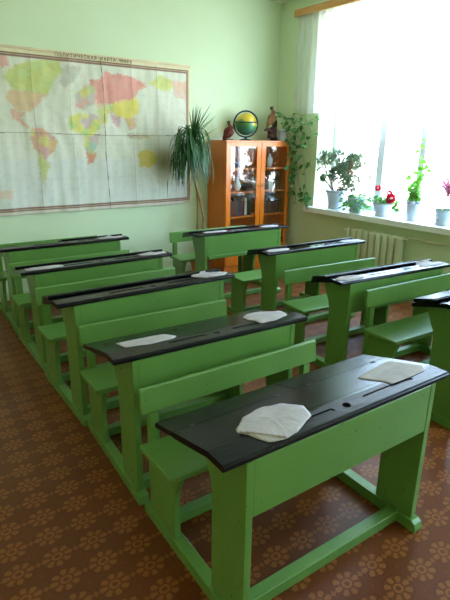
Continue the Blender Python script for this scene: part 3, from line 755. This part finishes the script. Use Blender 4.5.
# trailing vine on the bookcase
random.seed(5)
vn = pot('trailing_vine', 'leafy vine in a small white pot trailing down the bookcase right side', (4.885, 5.36, CZ+.0005), .05, .065, .15, M['pot'])
vb = bmesh.new(); lb = bmesh.new()
O = Vector((4.885, 5.36, CZ))
paths = [  # world points of each trailing stem
 [(4.885,5.36,1.85),(4.90,5.30,2.02),(4.93,5.18,2.06),(4.95,5.10,1.98),(4.97,5.04,1.90)],
 [(4.885,5.36,1.85),(4.88,5.28,1.95),(4.97,5.14,1.92),(4.975,5.02,1.80),(4.98,4.97,1.62)],
 [(4.885,5.36,1.85),(4.86,5.33,2.05),(4.83,5.30,2.08),(4.80,5.26,2.03)],
 [(4.885,5.36,1.84),(4.90,5.24,1.90),(4.96,5.17,1.80),(4.965,5.14,1.5),(4.97,5.08,1.2),(4.975,4.99,1.0)],
 [(4.885,5.36,1.84),(4.88,5.26,1.88),(4.93,5.16,1.75),(4.90,5.14,1.45),(4.93,5.12,1.15),(4.96,5.08,.9)],
 [(4.885,5.36,1.84),(4.93,5.25,1.88),(4.975,5.1,1.78),(4.975,5.0,1.5),(4.975,4.95,1.25),(4.975,4.93,1.0)],
 [(4.885,5.36,1.84),(4.86,5.25,1.87),(4.87,5.17,1.7),(4.88,5.16,1.4),(4.88,5.15,1.2)],
 [(4.885,5.36,1.85),(4.95,5.2,2.1),(4.975,5.02,2.05),(4.975,4.90,1.85),(4.975,4.87,1.65)],
 [(4.885,5.36,1.85),(4.95,5.2,2.0),(4.975,5.0,1.95),(4.975,4.88,2.02),(4.97,4.80,1.98)],
 [(4.885,5.36,1.84),(4.93,5.22,1.9),(4.975,5.02,1.85),(4.975,4.92,1.7),(4.975,4.86,1.4)],
 [(4.885,5.36,1.84),(4.84,5.24,1.87),(4.84,5.17,1.7),(4.85,5.16,1.45),(4.87,5.15,1.3)],
 [(4.97,5.0,1.2),(4.975,4.95,1.05),(4.975,4.92,.98),(4.96,4.88,.93)],
]
for pi_, pth in enumerate(paths):
    pts = []
    for i in range(len(pth)-1):
        a, b = Vector(pth[i]), Vector(pth[i+1])
        for k in range(6): pts.append(a.lerp(b, k/6)+rv(.004))
    pts.append(Vector(pth[-1]))
    tube(vb, [p-O for p in pts], .003, 5)
    dens = 1 if pi_ in (6, 11) else 2 if pi_ in (3, 4, 10) else 3
    for i in range(4, len(pts), dens):
        if (pts[i]-Vector((4.86, 5.3, 1.83))).length < .1: continue
        p = pts[i]-O; d = Vector((random.uniform(-1, .2), random.uniform(-1, .6), random.uniform(-1, .3)))
        n = Vector((-1, -.6, .5))+rv(.6); L_ = random.uniform(.06, .11)
        q_ = p+d.normalized()*L_*1.4
        if q_.x+O.x > 5.03: d.x = -abs(d.x)
        if q_.y+O.y > 5.2 and q_.z < 0: d.y = -abs(d.y)
        st_ = p+d.normalized()*.03
        tube(vb, [p, st_], .0015, 4); leaf(lb, st_, d, n, L_*.95, L_*random.uniform(.4, .65), True)
link('stems', vb, M['stem'], vn); link('leaves', lb, M['leafmid'], vn)

SZ = WZ0+.0655
# A: jade tree on the sill
random.seed(9)
ja = pot('jade_plant', 'bushy small-leaved tree in a big white pot at the left of the windowsill', (5.14, 4.52, SZ), .098, .136, .245, M['pot'])
vb = bmesh.new(); lb = bmesh.new()
def branch(p, d, L_, r_, depth):
    q_ = p+d*L_; mid_ = p.lerp(q_, .5)+rv(.012)
    tube(vb, [p, mid_, q_], [r_, r_*.85, r_*.7], 6)
    if depth == 0 or r_ < .0016:
        for _ in range(7):
            b_ = p.lerp(q_, random.uniform(.2, 1)); leaf(lb, b_, rv()+d*.4, rv(), random.uniform(.018, .028), random.uniform(.011, .016))
        return
    if depth <= 2:
        for _ in range(4): leaf(lb, p.lerp(q_, random.uniform(.3, 1)), rv()+d*.3, rv(), .03, .016)
    for _ in range(3 if depth > 2 else 3):
        nd = (d+rv(.75)+Vector((0, 0, .12))).normalized(); branch(q_, nd, L_*random.uniform(.68, .92), r_*.62, depth-1)
branch(Vector((-.01, .035, .2)), Vector((-.05, .35, .9)).normalized(), .16, .014, 5)
branch(Vector((0, -.01, .2)), Vector((0, -.1, 1)).normalized(), .11, .013, 5)
branch(Vector((0, -.025, .2)), Vector((0, -.75, .85)).normalized(), .17, .014, 5)
branch(Vector((0, -.02, .2)), Vector((-.1, -.35, .9)).normalized(), .12, .012, 5)
branch(Vector((-.02, .02, .2)), Vector((-.2, .6, .8)).normalized(), .09, .010, 5)
branch(Vector((0, -.03, .2)), Vector((-.15, -.9, .5)).normalized(), .09, .010, 5)
for b_ in (vb, lb):
    for v in b_.verts:
        if v.co.y > .18: v.co.y = .18+(v.co.y-.18)*.45
        if v.co.x > .1: v.co.x = .1+(v.co.x-.1)*.35
        if v.co.x < -.12: v.co.x = -.12+(v.co.x+.12)*.5
link('branches', vb, M['bark'], ja, True); link('leaves', lb, M['leafgrey'], ja)
def bushy(t, r_, z0, z1, n, mats, lsize, rim_r, droop=0, seed=1):
    random.seed(seed)
    vb = bmesh.new(); bms = [bmesh.new() for _ in mats]
    for i in range(n):
        a = random.uniform(0, 2*PI); rr = r_*math.sqrt(random.random()); h = z0+(z1-z0)*random.random()*(1-.5*rr/r_)
        e = Vector((rr*math.cos(a), rr*math.sin(a), h))
        if droop and rr > rim_r: e.z -= droop*random.random()
        s_ = Vector((rim_r*.5*math.cos(a)*random.random(), rim_r*.5*math.sin(a)*random.random(), z0-.02))
        tube(vb, bez(s_, (s_+e)/2+Vector((0, 0, .05)), e, 4), .0015, 4)
        L_ = lsize*random.uniform(.7, 1.2)
        leaf(bms[i % len(mats)], e, Vector((math.cos(a), math.sin(a), random.uniform(-.4, .6)))+rv(.5), Vector((0, 0, 1))+rv(.7), L_, L_*.75, True)
    link('stems', vb, M['stem'], t)
    for b, m_ in zip(bms, mats): link('leaves', b, m_, t)
b2 = pot('bushy_houseplant', 'low spreading plant hanging over its pale pot, beside the jade tree', (5.10, 4.15, SZ), .075, .105, .185, M['potgrey'])
bushy(b2, .185, .16, .25, 210, [M['leafbright'], M['leafbright'], M['leafteal']], .05, .09, .15, 2)
b3 = pot('geranium', 'geranium with crimson flowers in a white pot on the windowsill', (5.11, 3.75, SZ), .078, .115, .165, M['pot'])
bushy(b3, .15, .16, .27, 130, [M['leafbright'], M['leafmid']], .05, .08, .02, 4)
bm = bmesh.new(); vb = bmesh.new()
for (y_, z_, r_) in ((.06, .33, .038), (-.135, .225, .062), (-.11, .285, .038)):
    bm = bmesh.new()
    tube(vb, bez((0, y_*.3, .14), (0, y_*.6, z_*.8), (-.02, y_, z_), 5), .0022, 5)
    for i in range(70):
        d = rv().normalized(); leaf(bm, Vector((-.04, y_, z_))+d*r_*.4, d, rv(), r_*.66, r_*.66, True)
    link('flower', bm, M['petal'], b3)
link('flower_stems', vb, M['stem'], b3)
b3b = bmesh.new(); vbb = bmesh.new()
for (y_, z_) in ((-.19, .17), (-.21, .12), (-.17, .14)):
    tube(vbb, bez((0, -.04, .14), (0, y_*.6, .2), (-.02, y_, z_), 5), .002, 5)
    for i in range(4): leaf(b3b, Vector((-.02, y_, z_)), Vector((-.4, -.6, -.5))+rv(.6), Vector((-1, 0, .5)), .05, .045, True)
link('side_stems', vbb, M['stem'], b3); link('side_leaves', b3b, M['leafbright'], b3)
# D: tall climbing plant
random.seed(21)
b4 = pot('climbing_hibiscus', 'tall thin light green plant in a narrow white pot on the windowsill', (5.11, 3.33, SZ), .065, .082, .225, M['pot'], rim=False)
vb = bmesh.new(); lb = bmesh.new()
for k in range(6):
    y_ = random.uniform(-.05, .08); top = [.88, .66, .5, .6, .42, .36][k]
    ex = [(0, .0), (.0, -.12), (0, .06), (0, -.15), (0, .05), (0, -.05)][k]
    pts = bez((0, y_*.4, .19), (-.02, y_, top*.6), (-.03, ex[1], top), 12); tube(vb, pts, .0028, 5)
    for p in pts[3:]:
        d = Vector((random.uniform(-.5, .2), random.choice((-1, 1)), random.uniform(-.2, .4))); L_ = random.uniform(.05, .085)
        leaf(lb, p, d, Vector((-1, 0, .4))+rv(.5), L_, L_*.7)
for i in range(46): leaf(lb, Vector((0, random.uniform(-.07, .07), random.uniform(.21, .33))), rv(), Vector((-1, 0, .5)), .045, .032)
link('stems', vb, M['stem'], b4); link('leaves', lb, M['leafbright'], b4)
# E: mauve leaved plant at the frame edge
random.seed(22)
b5 = pot('mauve_bromeliad', 'plant with spiky mauve leaves in a pale pot at the picture right edge', (5.11, 2.95, SZ), .075, .09, .165, M['potgrey'])
bm = bmesh.new()
tube(bm, [(0, 0, .14), (0, -.02, .3), (-.01, -.03, .42)], [.007, .006, .005], 6); link('stem', bm, M['stem'], b5)
bm = bmesh.new()
for i in range(20):
    a = 2*PI*i/20*3.3; e = random.uniform(-.3, 1.2); d = Vector((math.cos(a)*math.cos(e), math.sin(a)*math.cos(e), math.sin(e)))
    p = Vector((-.01, -.03, random.uniform(.30, .42))); L_ = random.uniform(.2, .3)
    ribbon(bm, bez(p, p+d*L_*.6+Vector((0, 0, .02)), p+d*L_, 6), .022)
link('leaves', bm, M['pink'], b5)
bm = bmesh.new()
for i in range(60):
    a = random.uniform(0, 2*PI); leaf(bm, Vector((math.cos(a)*.06*random.random(), math.sin(a)*.06*random.random(), .15)), Vector((math.cos(a), math.sin(a), .9)), rv(), .05, .02)
link('ground_leaves', bm, M['leafgrey'], b5)

# ------------------------------------------------------------------ curtain, cornice, radiator
co = thing('curtain_cornice', 'plain wooden curtain cornice above the window', 'curtain rail', (XW-.12, 3.73, 3.258))
link('board', B(((0, -1.75, 0), (.018, 1.555, .082)), bev=.003), M['cornice'], co)
link('end_bracket', B(((.018, 1.535, .005), (.1195, 1.553, .077)), bev=.002), M['cornice'], co)
link('end_bracket', B(((.018, -1.748, .005), (.1195, -1.73, .077)), bev=.002), M['cornice'], co)
bm = bmesh.new(); tube(bm, [(.05, -1.73, .045), (.05, 1.535, .045)], .007, 8); link('curtain_wire', bm, M['steel'], co)
bm = bmesh.new(); NYc, NZc = 520, 22; g_ = []
yA, yB = 5.265, 1.98
for j in range(NZc+1):
    row = []; v_ = j/NZc
    for i in range(NYc+1):
        u_ = i/NYc; y = yA+(yB-yA)*u_
        zb_ = 2.13-.17*min(1, u_*2.4)+.015*math.sin(u_*60)
        z = 3.278+(zb_-3.278)*v_
        amp = .016+.018*v_*(.6+.4*math.sin(u_*17))
        x = XW-.068+amp*math.sin(u_*2*PI*30+.8*math.sin(u_*23)+.5*v_*math.sin(u_*40))
        row.append(bm.verts.new((x, y+.01*math.sin(u_*150)*v_, z)))
    g_.append(row)
for j in range(NZc):
    for i in range(NYc): bm.faces.new((g_[j][i], g_[j][i+1], g_[j+1][i+1], g_[j+1][i]))
tag(link('sheer_curtain', bm, M['sheer'], None, True), 'short white sheer curtain hanging over the upper part of the window', 'curtain')

rd = thing('radiator', 'cream sectional radiator under the windowsill', 'radiator', (XW-.09, 3.70, .16))
NS = 9
for i in range(NS):
    y = -.40+i*.094
    bm = B(((-.045, y+.008, .03), (.045, y+.082, .55)), bev=.018, seg=3)
    link('section', bm, M['radiator'], rd, True)
bm = bmesh.new(); tube(bm, [(0, -.415, .52), (0, .47, .52)], .02, 12); tube(bm, [(0, -.415, .06), (0, .47, .06)], .02, 12); link('header_tube', bm, M['radiator'], rd, True)
for y in (-.3, .3):
    link('wall_bracket', B(((.046, y-.012, .4), (.0895, y+.012, .44))), M['radiator'], rd)
bm = bmesh.new(); tube(bm, [(XW-.09, 3.285, .68), (XW-.09, 3.26, .68), (XW-.05, 3.26, .70), (XW-.04, 2.0, .70), (XW-.04, -2.1, .70)], .013, 10)
tag(link('heating_pipe', bm, M['radiator'], None, True), 'thin cream heating pipe running along the wall from the radiator', 'pipe')

# ------------------------------------------------------------------ light, world, camera
w = bpy.data.worlds.new('sky'); scene.world = w; w.use_nodes = True
nt = w.node_tree; bg = nt.nodes['Background']; bg.inputs[1].default_value = 9.0
tc = nt.nodes.new('ShaderNodeTexCoord'); sp = nt.nodes.new('ShaderNodeSeparateXYZ'); nt.links.new(tc.outputs['Generated'], sp.inputs[0])
rp = nt.nodes.new('ShaderNodeValToRGB'); nt.links.new(sp.outputs[2], rp.inputs[0])
e = rp.color_ramp.elements; e[0].position = 0; e[0].color = (.56, .62, .62, 1); e[1].position = .03; e[1].color = (.62, .82, 1, 1)
e2 = e.new(.5); e2.color = (.42, .67, 1, 1)
nt.links.new(rp.outputs[0], bg.inputs[0])
for (y0, y1) in WINS:
    ld = bpy.data.lights.new('window_portal', 'AREA'); ld.shape = 'RECTANGLE'; ld.size = WZ1-WZ0-.1; ld.size_y = y1-y0
    ld.cycles.is_portal = True
    lo = bpy.data.objects.new('window_portal', ld); COL.objects.link(lo)
    lo.location = (XW+.45, (y0+y1)/2, (WZ0+WZ1)/2); lo.rotation_euler = (0, PI/2, 0)

cd = bpy.data.cameras.new('camera'); cam = bpy.data.objects.new('camera', cd); COL.objects.link(cam); scene.camera = cam
hh, yaw, pitch, roll, f = 1.7541, -.63388, .31604, .01377, 492.458
cd.sensor_fit = 'VERTICAL'; cd.sensor_height = 24; cd.lens = 24*f/600; cd.clip_start = .05
cy, sy, cp, spn, cr, sr = math.cos(yaw), math.sin(yaw), math.cos(pitch), math.sin(pitch), math.cos(roll), math.sin(roll)
fwd = Vector((-sy, cy, 0)); rt = Vector((cy, sy, 0)); up = Vector((0, 0, 1))
f2 = fwd*cp-up*spn; u2 = fwd*spn+up*cp; r3 = rt*cr+u2*sr; u3 = -rt*sr+u2*cr
mt = Matrix((r3, u3, -f2)).transposed().to_4x4(); mt.translation = (0, 0, hh); cam.matrix_world = mt

scene.view_settings.view_transform = 'Standard'; scene.view_settings.look = 'None'
scene.view_settings.gamma = 1; scene.view_settings.use_curve_mapping = False; scene.view_settings.exposure = 1.3
scene.cycles.max_bounces = 10; scene.cycles.diffuse_bounces = 5; scene.cycles.transparent_max_bounces = 16
